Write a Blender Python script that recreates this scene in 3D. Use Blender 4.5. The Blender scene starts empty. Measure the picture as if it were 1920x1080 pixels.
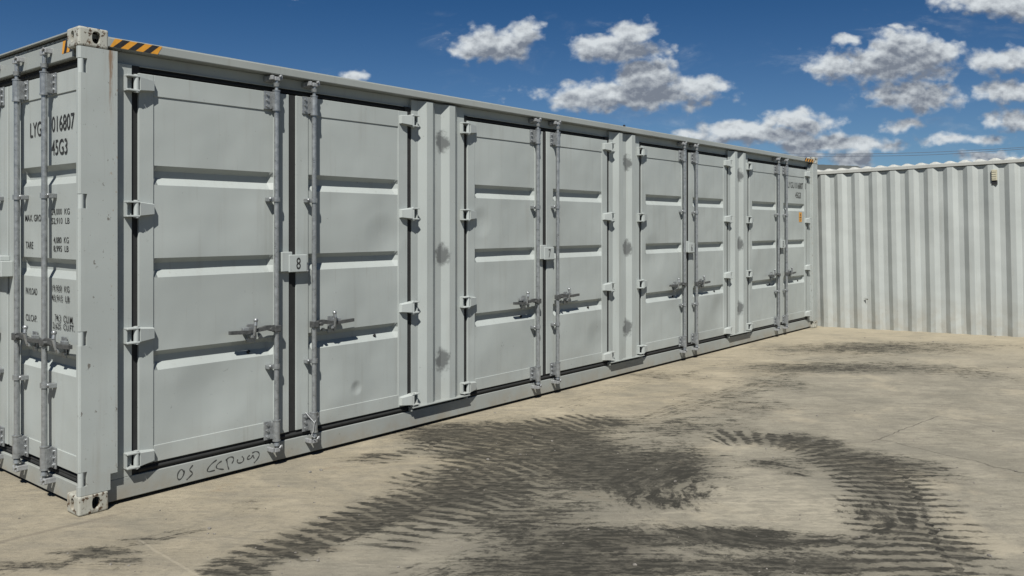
import bpy, bmesh, math, random
import numpy as np
from mathutils import Vector, Matrix, noise as mnoise

random.seed(7)
scene = bpy.context.scene
C = scene.collection
R = math.radians

# ------------------------------------------------------------------ camera
cam = bpy.data.objects.new('camera', bpy.data.cameras.new('camera'))
C.objects.link(cam)
scene.camera = cam
cam.location = (-2.187, -5.113, 1.707)
cam.rotation_euler = (R(90), 0, R(-50.44))
cam.data.sensor_width = 36
cam.data.lens = 29.53
cam.data.shift_y = -114 / 1920
cam.data.clip_start = 0.05
cam.data.clip_end = 3000
RIGHT = Vector((.637, -.771, 0))
FWD = Vector((.771, .637, 0))

# ------------------------------------------------------------------ sun + exposure
SUN = Vector((-1.25, -1.0, 2.0)).normalized()
sd = bpy.data.lights.new('sun', 'SUN')
sd.energy = 5.0
sd.angle = R(0.5)
sd.color = (1.0, .965, .90)
sun = bpy.data.objects.new('sun', sd)
C.objects.link(sun)
sun.rotation_euler = SUN.to_track_quat('Z', 'Y').to_euler()
scene.view_settings.view_transform = 'Standard'
scene.view_settings.look = 'None'
scene.view_settings.gamma = 1
scene.view_settings.exposure = 0.55
scene.cycles.max_bounces = 5
scene.cycles.diffuse_bounces = 3

# ------------------------------------------------------------------ node helpers
class NT:
    def __init__(s, tree):
        s.t = tree; s.n = tree.nodes; s.l = tree.links
    def set(s, sock, v):
        if v is None: return
        if hasattr(v, 'is_output'): s.l.new(v, sock)
        else: sock.default_value = v
    def math(s, op, a, b=None, c=None, clamp=False):
        n = s.n.new('ShaderNodeMath'); n.operation = op; n.use_clamp = clamp
        for i, v in enumerate((a, b, c)): s.set(n.inputs[i], v)
        return n.outputs[0]
    def vmath(s, op, a, b=None, c=None):
        n = s.n.new('ShaderNodeVectorMath'); n.operation = op
        for i, v in enumerate((a, b, c)):
            s.set(n.inputs[i], v)
        return n.outputs['Value'] if op in ('LENGTH', 'DOT_PRODUCT', 'DISTANCE') else n.outputs['Vector']
    def noise(s, vec, scale, detail=4, rough=.5, dist=0, out=0):
        n = s.n.new('ShaderNodeTexNoise'); s.set(n.inputs['Vector'], vec)
        n.inputs['Scale'].default_value = scale; n.inputs['Detail'].default_value = detail
        n.inputs['Roughness'].default_value = rough; n.inputs['Distortion'].default_value = dist
        return n.outputs[out]
    def voronoi(s, vec, scale, feature='F1', smooth=.5, detail=0):
        n = s.n.new('ShaderNodeTexVoronoi'); n.feature = feature; s.set(n.inputs['Vector'], vec)
        n.inputs['Scale'].default_value = scale
        if feature == 'SMOOTH_F1': n.inputs['Smoothness'].default_value = smooth
        if detail: n.inputs['Detail'].default_value = detail
        return n.outputs['Distance']
    def step(s, v, a, b, lo=0., hi=1.):
        n = s.n.new('ShaderNodeMapRange'); n.interpolation_type = 'SMOOTHSTEP'
        s.set(n.inputs['Value'], v); s.set(n.inputs['From Min'], a); s.set(n.inputs['From Max'], b)
        n.inputs['To Min'].default_value = lo; n.inputs['To Max'].default_value = hi
        return n.outputs[0]
    def mix(s, f, a, b, blend='MIX'):
        n = s.n.new('ShaderNodeMix'); n.data_type = 'RGBA'; n.blend_type = blend
        s.set(n.inputs[0], f)
        for k, v in ((6, a), (7, b)):
            if isinstance(v, tuple) and len(v) == 3: v = v + (1,)
            s.set(n.inputs[k], v)
        return n.outputs[2]
    def comb(s, x, y, z):
        n = s.n.new('ShaderNodeCombineXYZ')
        for i, v in enumerate((x, y, z)): s.set(n.inputs[i], v)
        return n.outputs[0]
    def sep(s, v):
        n = s.n.new('ShaderNodeSeparateXYZ'); s.set(n.inputs[0], v)
        return n.outputs
    def bump(s, h, strength, dist):
        n = s.n.new('ShaderNodeBump'); n.inputs['Strength'].default_value = strength
        n.inputs['Distance'].default_value = dist; s.set(n.inputs['Height'], h)
        return n
    def geo(s): return s.n.new('ShaderNodeNewGeometry').outputs['Position']
    def obj(s): return s.n.new('ShaderNodeTexCoord').outputs['Object']
    def attr(s, name):
        n = s.n.new('ShaderNodeAttribute'); n.attribute_name = name
        return n.outputs['Fac']

# ------------------------------------------------------------------ world: Nishita sky with fair-weather cumulus
w = bpy.data.worlds.new('World'); scene.world = w; w.use_nodes = True
wt = NT(w.node_tree)
for n in list(wt.n): wt.n.remove(n)
out = wt.n.new('ShaderNodeOutputWorld')
sky = wt.n.new('ShaderNodeTexSky'); sky.sky_type = 'NISHITA'; sky.sun_disc = False
sky.sun_elevation = math.asin(SUN.z)
sky.sun_rotation = math.atan2(SUN.x, SUN.y)
sky.altitude = 1500; sky.air_density = 1.0; sky.dust_density = 0.0; sky.ozone_density = 4.0
bg = wt.n.new('ShaderNodeBackground')
tintc = wt.mix(wt.step(wt.sep(wt.n.new('ShaderNodeTexCoord').outputs['Generated'])[2], .05, .34), (.50, .64, .76), (.17, .42, .62))
wt.l.new(wt.mix(1.0, sky.outputs[0], tintc, 'MULTIPLY'), bg.inputs['Color']); bg.inputs['Strength'].default_value = .05

# clouds: (azimuth tangent, elevation tangent, half width, half height) about the +x+y axis of the yard
PX = 1575.0
CL = [(925, 84, 92, 40), (870, 100, 52, 20), (985, 68, 42, 32), (1165, 96, 105, 30), (1120, 84, 58, 26), (1185, 66, 48, 30),
      (1180, 180, 205, 34), (1212, 145, 74, 50), (1110, 182, 120, 26), (1310, 164, 72, 28), (664, 144, 50, 20),
      (1660, 122, 165, 40), (1690, 92, 88, 42), (1565, 126, 70, 28), (1750, 100, 74, 30), (1718, 178, 112, 34), (1670, 192, 62, 20),
      (1880, 112, 90, 28), (1895, 172, 78, 26), (1905, 228, 74, 24), (1860, 6, 130, 26), (1790, 0, 60, 16), (1920, 18, 90, 26),
      (1420, 250, 175, 26), (1500, 230, 88, 24), (1300, 252, 70, 18), (1550, 268, 150, 24), (1695, 236, 70, 18), (1800, 262, 125, 17),
      (1600, 300, 50, 26), (1860, 296, 100, 17), (1692, 50, 48, 11), (1590, 76, 42, 16), (558, 0, 36, 10), (1520, 290, 60, 16),
      (2150, 80, 120, 50), (2050, 190, 130, 50), (2220, 250, 180, 40), (-200, 160, 160, 60), (-450, 250, 200, 50), (0, 0, 1, 1), (0, 0, 1, 1)]
CL = CL[:-2]
CL = [((x - 960) / PX, (426 - y) / PX, rx * 1.08 / PX, ry * 1.12 / PX) for x, y, rx, ry in CL]

grp = bpy.data.node_groups.new('cloud_field', 'ShaderNodeTree')
grp.interface.new_socket('UV', in_out='INPUT', socket_type='NodeSocketVector')
grp.interface.new_socket('D', in_out='OUTPUT', socket_type='NodeSocketFloat')
g = NT(grp)
gi = g.n.new('NodeGroupInput'); go = g.n.new('NodeGroupOutput')
uv = gi.outputs[0]
acc = None
wv = g.vmath('SUBTRACT', g.noise(uv, 26, 2, .55, out=1), (.5, .5, .5))
uvw = g.vmath('MULTIPLY_ADD', wv, (.034, .018, 0), uv)
for (u0, v0, ru, rv) in CL:
    e = g.vmath('LENGTH', g.vmath('MULTIPLY_ADD', uvw, (1 / ru, 1 / rv, 0), (-u0 / ru, -v0 / rv, 0)))
    if rv < 13 / PX: e = g.math('ADD', e, .45)
    elif rv < 23 / PX: e = g.math('ADD', e, .22)
    acc = e if acc is None else g.math('SMOOTH_MIN', acc, e, .12)
acc = g.math('MAXIMUM', g.math('SUBTRACT', 1.0, acc), -1.0)
nuv = g.vmath('MULTIPLY', uv, (1, 1.35, 1))
fb = g.noise(nuv, 34, 7, .60)
bil = g.voronoi(g.vmath('MULTIPLY_ADD', wv, (.012, .012, 0), nuv), 60, 'SMOOTH_F1', .4, detail=1.5)
d = g.math('MULTIPLY_ADD', g.math('SUBTRACT', fb, .5), 2.3, g.math('MULTIPLY', acc, 2.0))
d = g.math('MULTIPLY_ADD', g.math('SUBTRACT', .42, bil), .75, d)
g.l.new(d, go.inputs[0])

tc = wt.n.new('ShaderNodeTexCoord')
dirv = tc.outputs['Generated']
df = wt.vmath('DOT_PRODUCT', dirv, tuple(FWD))
front = wt.step(df, .12, .25)
dfs = wt.math('MAXIMUM', df, .1)
uu = wt.math('DIVIDE', wt.vmath('DOT_PRODUCT', dirv, tuple(RIGHT)), dfs)
vv = wt.math('DIVIDE', wt.sep(dirv)[2], dfs)
def field(du, dv):
    n = wt.n.new('ShaderNodeGroup'); n.node_tree = grp
    wt.l.new(wt.comb(wt.math('ADD', uu, du), wt.math('ADD', vv, dv), 0), n.inputs[0])
    return n.outputs[0]
D0 = field(0, 0)
D2 = field(-.004, .019)
wisp = wt.math('MULTIPLY', wt.step(wt.noise(wt.vmath('MULTIPLY', wt.comb(uu, vv, 0), (1, 2.6, 1)), 9, 7, .62, .6), .52, .80), .30)
wisp = wt.math('MULTIPLY', wisp, wt.step(D0, -1.9, -.3))
alpha = wt.math('MULTIPLY', wt.math('MAXIMUM', wt.step(D0, -.22, .86), wisp), front)
pc = wt.comb(uu, wt.math('MULTIPLY', vv, 1.35), 0)
n0 = wt.noise(pc, 42, 4, .55); n1 = wt.noise(wt.vmath('ADD', pc, (-.0015, .0065, 0)), 42, 4, .55)
edge = wt.math('MULTIPLY', wt.math('SUBTRACT', n0, n1), 1.9)
over = wt.step(D2, -.7, 1.2)
lit = wt.math('ADD', wt.math('SUBTRACT', .92, wt.math('MULTIPLY', over, .82)), edge, clamp=True)
ccol = wt.mix(lit, (.130, .15, .185), (.45, .48, .50))
cbg = wt.n.new('ShaderNodeBackground'); wt.l.new(ccol, cbg.inputs['Color']); cbg.inputs['Strength'].default_value = 1.0
ms = wt.n.new('ShaderNodeMixShader')
wt.l.new(alpha, ms.inputs[0]); wt.l.new(bg.outputs[0], ms.inputs[1]); wt.l.new(cbg.outputs[0], ms.inputs[2])
wt.l.new(ms.outputs[0], out.inputs['Surface'])

# ------------------------------------------------------------------ materials
def mat(name):
    m = bpy.data.materials.new(name); m.use_nodes = True
    t = NT(m.node_tree)
    b = [n for n in t.n if n.type == 'BSDF_PRINCIPLED'][0]
    return m, t, b

def paint(name, col, dirt=(.21, .175, .125), dirt_top=.5, dirt_amt=.35, rough=.42, wave=.6, extra=None, rust=0.0, scuff=True, dents=()):
    m, t, b = mat(name)
    p = t.geo()
    big = t.noise(p, 1.3, 3, .5)
    c = t.mix(t.step(big, .3, .7), tuple(x * .94 for x in col), tuple(x * 1.05 for x in col))
    st = t.noise(t.vmath('MULTIPLY', p, (9, 9, .55)), 1.6, 5, .6)          # rain streaks
    c = t.mix(t.math('MULTIPLY', t.step(st, .52, .78), .16), c, tuple(x * .62 for x in dirt))
    z = t.sep(p)[2]
    dm = t.math('MULTIPLY', t.step(z, dirt_top, 0.0), t.step(t.noise(p, 6, 6, .65), .25, .75))
    c = t.mix(t.math('MULTIPLY', dm, dirt_amt), c, dirt)
    sp = t.noise(p, 38, 3, .5)
    c = t.mix(t.math('MULTIPLY', t.step(sp, .70, .76), .30), c, (.07, .06, .045))
    if scuff:
        sf = t.math('MULTIPLY', t.step(t.noise(t.vmath('MULTIPLY', p, (7, 7, 13)), 1.7, 7, .74, .8), .655, .70), t.step(z, 1.0, .15, .12, 1.0))
        c = t.mix(t.math('MULTIPLY', sf, .75), c, (.05, .048, .042))
        vs = t.noise(t.vmath('MULTIPLY', p, (26, 26, 1.1)), 1.5, 4, .6)
        c = t.mix(t.math('MULTIPLY', t.step(vs, .60, .80), .30), c, (.17, .16, .13))
    if rust:
        rn = t.noise(p, 26, 6, .7)
        c = t.mix(t.step(rn, .64 - rust * .1, .70 - rust * .1), c, (.055, .035, .022))
        c = t.mix(t.math('MULTIPLY', t.step(t.noise(p, 9, 4, .6), .5, .75), .4), c, (.22, .15, .085))
    if extra: c = extra(t, c)
    t.l.new(c, b.inputs['Base Color'])
    rr = t.step(t.noise(p, 5, 4, .6), .2, .8, rough - .08, rough + .14)
    t.l.new(rr, b.inputs['Roughness'])
    b.inputs['Specular IOR Level'].default_value = .25
    h = t.math('ADD', t.math('MULTIPLY', t.noise(p, 1.7, 2, .35), wave * 3.2), t.math('MULTIPLY', t.noise(p, 90, 2, .5), .008))
    for dx_, dz_, rr_, am_ in dents:
        q = t.vmath('LENGTH', t.vmath('MULTIPLY', t.vmath('SUBTRACT', p, (dx_, 0, dz_)), (1 / rr_, 0, 1 / rr_)))
        h = t.math('SUBTRACT', h, t.math('MULTIPLY', t.step(q, 1.0, .1), am_))
    t.l.new(t.bump(h, .6, .03).outputs[0], b.inputs['Normal'])
    return m

GREY = (.290, .315, .306)
def post_marks(t, c):
    p = t.geo(); s = t.sep(p)
    streak = t.math('MULTIPLY', t.step(t.math('ABSOLUTE', t.math('SUBTRACT', s[0], .185)), .045, .0),
                    t.math('MULTIPLY', t.step(s[2], 2.25, 2.72), t.step(t.noise(t.vmath('MULTIPLY', p, (30, 30, 3)), 1.5, 5, .65), .42, .62)))
    c = t.mix(t.math('MULTIPLY', streak, .8), c, (.16, .085, .035))
    sc = t.step(t.noise(t.vmath('MULTIPLY', p, (16, 16, 9)), 1.6, 5, .7), .63, .665)
    n_ch = t.math('MULTIPLY', t.step(t.noise(t.vmath('MULTIPLY', p, (40, 40, 22)), 1.4, 4, .7), .60, .66), t.step(s[0], .16, .20, .15, 1.0))
    c = t.mix(t.math('MULTIPLY', n_ch, .55), c, (.20, .13, .07))
    return t.mix(t.math('MULTIPLY', sc, .8), c, (.075, .062, .05))
def primer(t, c):   # rough brush patches of darker paint over the pillar corrugations
    o = t.obj(); s = t.sep(o)
    n1 = t.noise(o, 16, 4, .65)
    tot = None
    for z0, hz in ((2.45, .11), (1.46, .12), (.54, .12)):
        ez = t.math('DIVIDE', t.math('SUBTRACT', s[2], z0), hz)
        ex = t.math('DIVIDE', t.math('SUBTRACT', s[0], .035), .085)
        r = t.math('SQRT', t.math('ADD', t.math('MULTIPLY', ez, ez), t.math('MULTIPLY', ex, ex)))
        v = t.step(t.math('MULTIPLY_ADD', t.math('SUBTRACT', n1, .5), 1.5, r), 1.0, .45)
        tot = v if tot is None else t.math('MAXIMUM', tot, v)
    return t.mix(t.math('MULTIPLY', tot, .85), c, (.075, .08, .08))

M_PAINT = paint('grey_paint', GREY, dents=((2.14, .44, .065, .42), (.92, .62, .30, .8), (2.42, 1.62, .22, .6), (5.55, .48, .25, .8), (3.62, 1.75, .16, .6), (8.55, .55, .3, .8), (6.75, 1.35, .3, .7)))
M_POST = paint('post_paint', GREY, extra=post_marks, wave=.3)
M_PILLAR = paint('pillar_paint', GREY, extra=primer, wave=.25)
M_RAIL = paint('rail_paint', (.240, .258, .248), wave=.2, dirt_top=.20, dirt_amt=.7)
M_CAST = paint('casting_paint', (.32, .325, .29), rust=1.0, wave=.3)
M_LIGHT = paint('hinge_paint', (.318, .345, .338), wave=.2, scuff=False)
M_WHITE = paint('white_paint', (.312, .334, .325), dirt=(.24, .20, .14), dirt_top=.8, dirt_amt=.45, rough=.55, wave=.5, scuff=True)
M_WRAIL = paint('white_rail_paint', (.33, .338, .32), dirt_amt=0, rough=.5, wave=.2)
M_SHED = paint('grey_sheet', (.06, .067, .064), dirt_amt=0, rough=.7, wave=.2)

def simple(name, col, rough=.6, metal=0., var=.25, scale=12, bump=.0):
    m, t, b = mat(name)
    p = t.geo()
    n = t.noise(p, scale, 5, .6)
    c = t.mix(t.step(n, .25, .75), tuple(x * (1 - var) for x in col), tuple(x * (1 + var) for x in col))
    t.l.new(c, b.inputs['Base Color'])
    b.inputs['Metallic'].default_value = metal
    t.l.new(t.step(n, .2, .8, rough - .08, rough + .1), b.inputs['Roughness'])
    if bump: t.l.new(t.bump(t.noise(p, scale * 6, 3, .6), bump, .004).outputs[0], b.inputs['Normal'])
    return m
M_GALV = simple('galvanised_steel', (.25, .264, .27), .32, .55, .22, 30, .2)
M_GALVB = simple('bright_zinc', (.27, .28, .285), .45, .3, .2, 40, .2)
M_HANDLE = simple('dull_zinc', (.07, .073, .073), .5, .3, .3, 50, .2)
M_RUB_SHADE = simple('black_rubber_and_shade', (.010, .011, .011), .85, 0, .3, 20)  # rubber of seals and plugs, also the painted shade in the end gutter
M_BLACK = simple('black_lettering', (.018, .018, .018), .6, 0, .3, 60)
M_YEL = simple('hazard_yellow', (.50, .23, .022), .55, 0, .10, 40)
M_TBLK = simple('hazard_black', (.015, .015, .016), .5, 0, .2, 40)
M_DARK = simple('dark_interior', (.03, .032, .032), .8)
M_BEIGE = simple('vent_plastic', (.37, .35, .26), .6, 0, .12, 30)
M_CABLE = simple('cable_black', (.06, .08, .11), .7)
M_MARK = simple('marker_ink', (.035, .037, .035), .7, 0, .3, 40)
M_STONE = simple('grit', (.14, .13, .115), .9, 0, .5, 60)
M_SHEDW = simple('shed_wall', (.30, .31, .30), .7, 0, .15, 2)

# ------------------------------------------------------------------ mesh builder
class MB:
    def __init__(s): s.bm = bmesh.new()
    def box(s, x0, x1, y0, y1, z0, z1, bev=0.0, mi=0):
        t = bmesh.new()
        vs = [t.verts.new((x, y, z)) for x in (x0, x1) for y in (y0, y1) for z in (z0, z1)]
        for f in ((0, 1, 3, 2), (4, 6, 7, 5), (0, 4, 5, 1), (2, 3, 7, 6), (0, 2, 6, 4), (1, 5, 7, 3)):
            t.faces.new([vs[i] for i in f])
        bmesh.ops.recalc_face_normals(t, faces=t.faces)
        if bev: bmesh.ops.bevel(t, geom=list(t.edges), offset=bev, segments=2, affect='EDGES', profile=.5, clamp_overlap=True)
        s.add(t, mi)
    def add(s, t, mi=0, M=None, sm=False):
        off = len(s.bm.verts)
        mp = {}
        for v in t.verts: mp[v] = s.bm.verts.new(M @ v.co if M else v.co)
        for f in t.faces:
            try:
                nf = s.bm.faces.new([mp[v] for v in f.verts]); nf.material_index = mi; nf.smooth = sm
            except ValueError: pass
        t.free()
    def pb(s, u0, u1, p0, p1, z0, z1, bev=0.0, mi=0):    # box given as outward depth p (p grows towards the viewer)
        s.box(u0, u1, -p1, -p0, z0, z1, bev, mi)
    def cyl(s, a, b, r, seg=14, r2=None, mi=0, caps=True):
        a = Vector(a); b = Vector(b); ax = b - a
        q = ax.to_track_quat('Z', 'Y').to_matrix()
        r2 = r if r2 is None else r2
        A, B = [], []
        for i in range(seg):
            an = 2 * math.pi * i / seg; o = q @ Vector((math.cos(an), math.sin(an), 0))
            A.append(s.bm.verts.new(a + o * r)); B.append(s.bm.verts.new(b + o * r2))
        for i in range(seg):
            j = (i + 1) % seg
            f = s.bm.faces.new((A[i], A[j], B[j], B[i])); f.material_index = mi; f.smooth = True
        if caps:
            f = s.bm.faces.new(A[::-1]); f.material_index = mi
            f = s.bm.faces.new(B); f.material_index = mi
    def tube(s, pts, r, seg=8, mi=0):
        for a, b in zip(pts[:-1], pts[1:]): s.cyl(a, b, r, seg, mi=mi)
        for p in pts[1:-1]: s.ball(p, r, 8, 6, mi)
    def ball(s, c, r, u=12, v=8, mi=0):
        t = bmesh.new(); bmesh.ops.create_uvsphere(t, u_segments=u, v_segments=v, radius=r)
        s.add(t, mi, Matrix.Translation(c), True)
    def prism(s, pts, axis, a, b, mi=0):     # closed 2D outline extruded along an axis
        def P(q, h):
            return {'x': (h, q[0], q[1]), 'y': (q[0], h, q[1]), 'z': (q[0], q[1], h)}[axis]
        A = [s.bm.verts.new(P(q, a)) for q in pts]; B = [s.bm.verts.new(P(q, b)) for q in pts]
        n = len(pts)
        fs = [s.bm.faces.new((A[i], A[(i + 1) % n], B[(i + 1) % n], B[i])) for i in range(n)]
        fs += [s.bm.faces.new(A[::-1]), s.bm.faces.new(B)]
        for f in fs: f.material_index = mi
    def quad(s, pts, mi=0):
        f = s.bm.faces.new([s.bm.verts.new(p) for p in pts]); f.material_index = mi
    def mesh(s, name, mats, smooth=True, recalc=True, ang=50):
        if recalc: bmesh.ops.recalc_face_normals(s.bm, faces=s.bm.faces)
        me = bpy.data.meshes.new(name); s.bm.to_mesh(me); s.bm.free()
        for m in (mats if isinstance(mats, (list, tuple)) else [mats]): me.materials.append(m)
        if smooth:
            fl = [p.use_smooth for p in me.polygons]
            me.set_sharp_from_angle(angle=R(ang))
            me.polygons.foreach_set('use_smooth', fl)
        return me
    def build(s, name, mats, parent=None, **k):
        o = bpy.data.objects.new(name, s.mesh(name, mats, **k)); C.objects.link(o)
        if parent: o.parent = parent
        return o

def thing(name, label, cat, loc=(0, 0, 0), rot=(0, 0, 0), group=None):
    o = bpy.data.objects.new(name, None); C.objects.link(o)
    o.location = loc; o.rotation_euler = rot; o.empty_display_size = .2
    o['label'] = label; o['category'] = cat
    if group: o['group'] = group
    return o

def copy_tree(o, parent=None):
    c = o.copy(); C.objects.link(c)
    if parent: c.parent = parent
    for ch in o.children: copy_tree(ch, c)
    return c

def lettering(body, u0, u1, z0, z1, p, parent, name='lettering', m=None):
    """words as a thin flat mesh fitted into u0..u1, z0..z1 on the face at depth p"""
    cu = bpy.data.curves.new('t', 'FONT'); cu.body = body; cu.size = 1; cu.offset = .006; cu.resolution_u = 3
    tmp = bpy.data.objects.new('t', cu)
    C.objects.link(tmp); bpy.context.view_layer.update()
    me = bpy.data.meshes.new_from_object(tmp.evaluated_get(bpy.context.evaluated_depsgraph_get()))
    bpy.data.objects.remove(tmp); bpy.data.curves.remove(cu)
    n = len(me.vertices); co = np.empty(n * 3); me.vertices.foreach_get('co', co); co = co.reshape(-1, 3)
    mn, mx = co.min(0), co.max(0)
    q = np.empty_like(co)
    q[:, 0] = u0 + (co[:, 0] - mn[0]) / (mx[0] - mn[0]) * (u1 - u0)
    q[:, 2] = z0 + (co[:, 1] - mn[1]) / (mx[1] - mn[1]) * (z1 - z0)
    q[:, 1] = -p
    me.vertices.foreach_set('co', q.ravel()); me.update()
    me.materials.clear(); me.materials.append(m or M_BLACK)
    o = bpy.data.objects.new(name, me); C.objects.link(o); o.parent = parent
    return o

# ------------------------------------------------------------------ ground
def ground_h(x, y):
    f = np.clip((x - 7.5) / 4.5, 0, 1); f = f * f * (3 - 2 * f)
    yy = np.clip(-y, 0, 8)
    return f * .0217 * yy

def poly_dist(px, py, pts):
    best = np.full(px.shape, 1e9); al = np.zeros(px.shape); la = np.zeros(px.shape); cum = 0
    for (x0, y0), (x1, y1) in zip(pts[:-1], pts[1:]):
        dx, dy = x1 - x0, y1 - y0; L = math.hypot(dx, dy)
        t = np.clip(((px - x0) * dx + (py - y0) * dy) / L ** 2, 0, 1)
        ex, ey = px - x0 - t * dx, py - y0 - t * dy
        d_ = np.hypot(ex, ey); sgn = np.sign(dx * ey - dy * ex)
        k = d_ < best
        best = np.where(k, d_, best); al = np.where(k, cum + t * L, al); la = np.where(k, sgn * d_, la)
        cum += L
    return best, al, la, cum

def smooth_pts(p, it=2):
    for _ in range(it):
        q = [p[0]]
        for a, b in zip(p[:-1], p[1:]):
            q += [(a[0] * .75 + b[0] * .25, a[1] * .75 + b[1] * .25), (a[0] * .25 + b[0] * .75, a[1] * .25 + b[1] * .75)]
        p = q + [p[-1]]
    return p
def ring(cx, cy, r, a0, a1, n=20):
    return [(cx + r * math.cos(R(a0 + (a1 - a0) * i / n)), cy + r * math.sin(R(a0 + (a1 - a0) * i / n))) for i in range(n + 1)]

BARS = [  # tyre marks with lug bars: points, half width, strength
    ([(-.35, -1.55), (.0, -1.44), (.21, -1.36), (.55, -1.31), (.95, -1.27), (1.33, -1.25), (1.69, -1.26), (2.2, -1.32), (2.75, -1.45)], .20, 1.2),
    ([(.7, -1.75), (1.3, -1.62), (1.8, -1.62), (2.3, -1.75)], .22, .85),
    ([(1.80, -.50), (2.24, -.42), (2.6, -.42), (2.9, -.45)], .10, .8),
    ([(2.3, -.62), (2.7, -.60), (3.1, -.60), (3.6, -.72), (4.2, -1.02)], .27, 1.25),
    ([(1.5, -1.0), (1.9, -.98), (2.4, -1.0), (2.9, -1.05), (3.3, -1.15)], .20, .9),
    ([(3.95, -1.95), (4.15, -2.05), (4.36, -2.45), (4.30, -2.85), (4.05, -3.15), (3.75, -3.38), (3.35, -3.55), (2.95, -3.68), (2.5, -3.85), (2.1, -4.15), (1.3, -4.8)], .25, 1.15),
    ([(4.1, -3.45), (3.6, -3.75), (3.1, -4.02), (2.5, -4.25), (2.0, -4.5), (1.0, -5.2)], .20, .55)]
SOFT = [  # smeared wheel paths
    ([(3.6, -1.45), (4.3, -1.32), (4.9, -1.30), (5.83, -1.36), (7.15, -1.33), (8.01, -1.47), (8.8, -1.95), (9.0, -2.7), (8.4, -3.6)], .24, .75),
    ([(8.5, -.55), (9.56, -1.13), (10.38, -1.89), (11.2, -2.7), (11.3, -3.6)], .30, .6),
    ([(3.9, -.42), (4.51, -.39), (5.55, -.35), (6.71, -.37), (8.49, -.59)], .16, .45),
    ([(7.6, -1.1), (8.8, -1.25), (9.8, -1.9), (10.4, -2.9)], .22, .55),
    ([(-.9, -.35), (-.64, -.45), (-.37, -.57), (-.13, -.64), (.17, -.68), (.5, -.74)], .07, .95),
    (ring(2.75, -3.05, .62, 170, 255), .12, .6), (ring(2.75, -3.05, .95, 165, 258), .15, .9),
    (ring(2.7, -3.0, 1.28, 165, 248), .18, .9), (ring(2.9, -2.9, .45, 20, 110), .1, .5), (ring(2.9, -2.95, .8, 25, 100), .12, .6), (ring(2.9, -2.95, 1.1, 30, 90), .10, .5),
    ([(.45, -2.2), (1.0, -2.25), (1.6, -2.45), (2.0, -2.9), (2.0, -3.6)], .28, .8),
    ([(.3, -1.05), (.6, -1.0), (.75, -.85)], .04, .35), ([(.5, -1.15), (.7, -1.05), (.85, -.85)], .03, .3)]
# dark rubber and mud: x, y, half length across the yard, half length along it, strength
BLOB = [(2.81, -0.3, 0.395, 0.32, 0.8), (3.11, -0.68, 0.527, 0.462, 1.0), (3.39, -1.01, 0.395, 0.497, 0.95), (4.02, -1.02, 0.234, 0.203, 0.6), (1.96, -0.36, 0.217, 0.144, 0.6), (2.5, -0.83, 0.322, 0.224, 0.6), (0.14, -1.42, 0.158, 0.128, 0.9), (0.55, -1.38, 0.199, 0.165, 0.95), (0.94, -1.34, 0.214, 0.206, 1.0), (1.3, -1.35, 0.258, 0.25, 1.0), (1.67, -1.4, 0.271, 0.318, 0.95), (1.99, -1.53, 0.314, 0.337, 1.0), (2.12, -1.12, 0.26, 0.179, 0.7), (2.82, -1.67, 0.461, 0.546, 0.9), (2.84, -2.1, 0.441, 0.562, 1.15), (3.42, -2.17, 0.275, 0.428, 0.6), (2.44, -2.5, 0.199, 0.163, 0.6), (2.64, -1.23, 0.472, 0.357, 0.7), (1.5, -1.95, 0.277, 0.263, 0.6), (1.86, -2.1, 0.256, 0.236, 0.5), (1.49, -2.45, 0.345, 0.267, 0.8), (1.12, -2.52, 0.427, 0.198, 0.85), (1.77, -2.68, 0.322, 0.173, 0.8), (1.43, -2.89, 0.321, 0.165, 0.8), (2.09, -3.0, 0.265, 0.144, 0.85), (2.22, -3.22, 0.292, 0.142, 0.85), (1.84, -3.33, 0.377, 0.134, 0.8), (2.4, -3.56, 0.345, 0.114, 0.6), (2.15, -3.7, 0.323, 0.134, 0.8), (4.34, -2.35, 0.259, 0.137, 0.7), (4.42, -2.67, 0.254, 0.264, 0.95), (4.14, -3.05, 0.315, 0.357, 1.05), (4.01, -3.31, 0.263, 0.287, 0.9), (3.55, -3.51, 0.242, 0.331, 0.8), (3.07, -3.64, 0.222, 0.278, 0.75), (4.22, -3.57, 0.226, 0.326, 0.5), (2.81, -3.8, 0.268, 0.163, 0.6), (2.68, -4.07, 0.224, 0.181, 0.7), (3.66, -2.68, 0.231, 0.136, 0.6), (3.58, -2.9, 0.112, 0.128, 0.5), (-0.46, -0.54, 0.242, 0.054, 0.75), (-0.18, -0.62, 0.196, 0.072, 0.8), (0.04, -0.64, 0.145, 0.062, 0.5), (-0.14, -0.87, 0.109, 0.095, 0.4), (0.73, -0.59, 0.13, 0.196, 0.3), (9.71, -1.08, 1.118, 0.513, 0.45), (10.38, -1.89, 1.118, 0.615, 0.5), (7.89, -1.32, 0.776, 0.386, 0.6), (6.68, -1.48, 0.464, 0.435, 0.45), (5.45, -1.72, 0.46, 0.482, 0.4), (4.29, -1.66, 0.593, 0.423, 0.5), (8.47, -2.02, 0.776, 0.386, 0.5), (8.79, -2.99, 0.561, 0.537, 0.35), (6.37, -0.34, 0.551, 0.345, 0.4), (5.65, -3.31, 0.639, 0.577, 0.18), (3.51, -4.1, 0.192, 0.189, 0.2), (5.59, -1.08, 0.652, 0.273, 0.2)]

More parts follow.
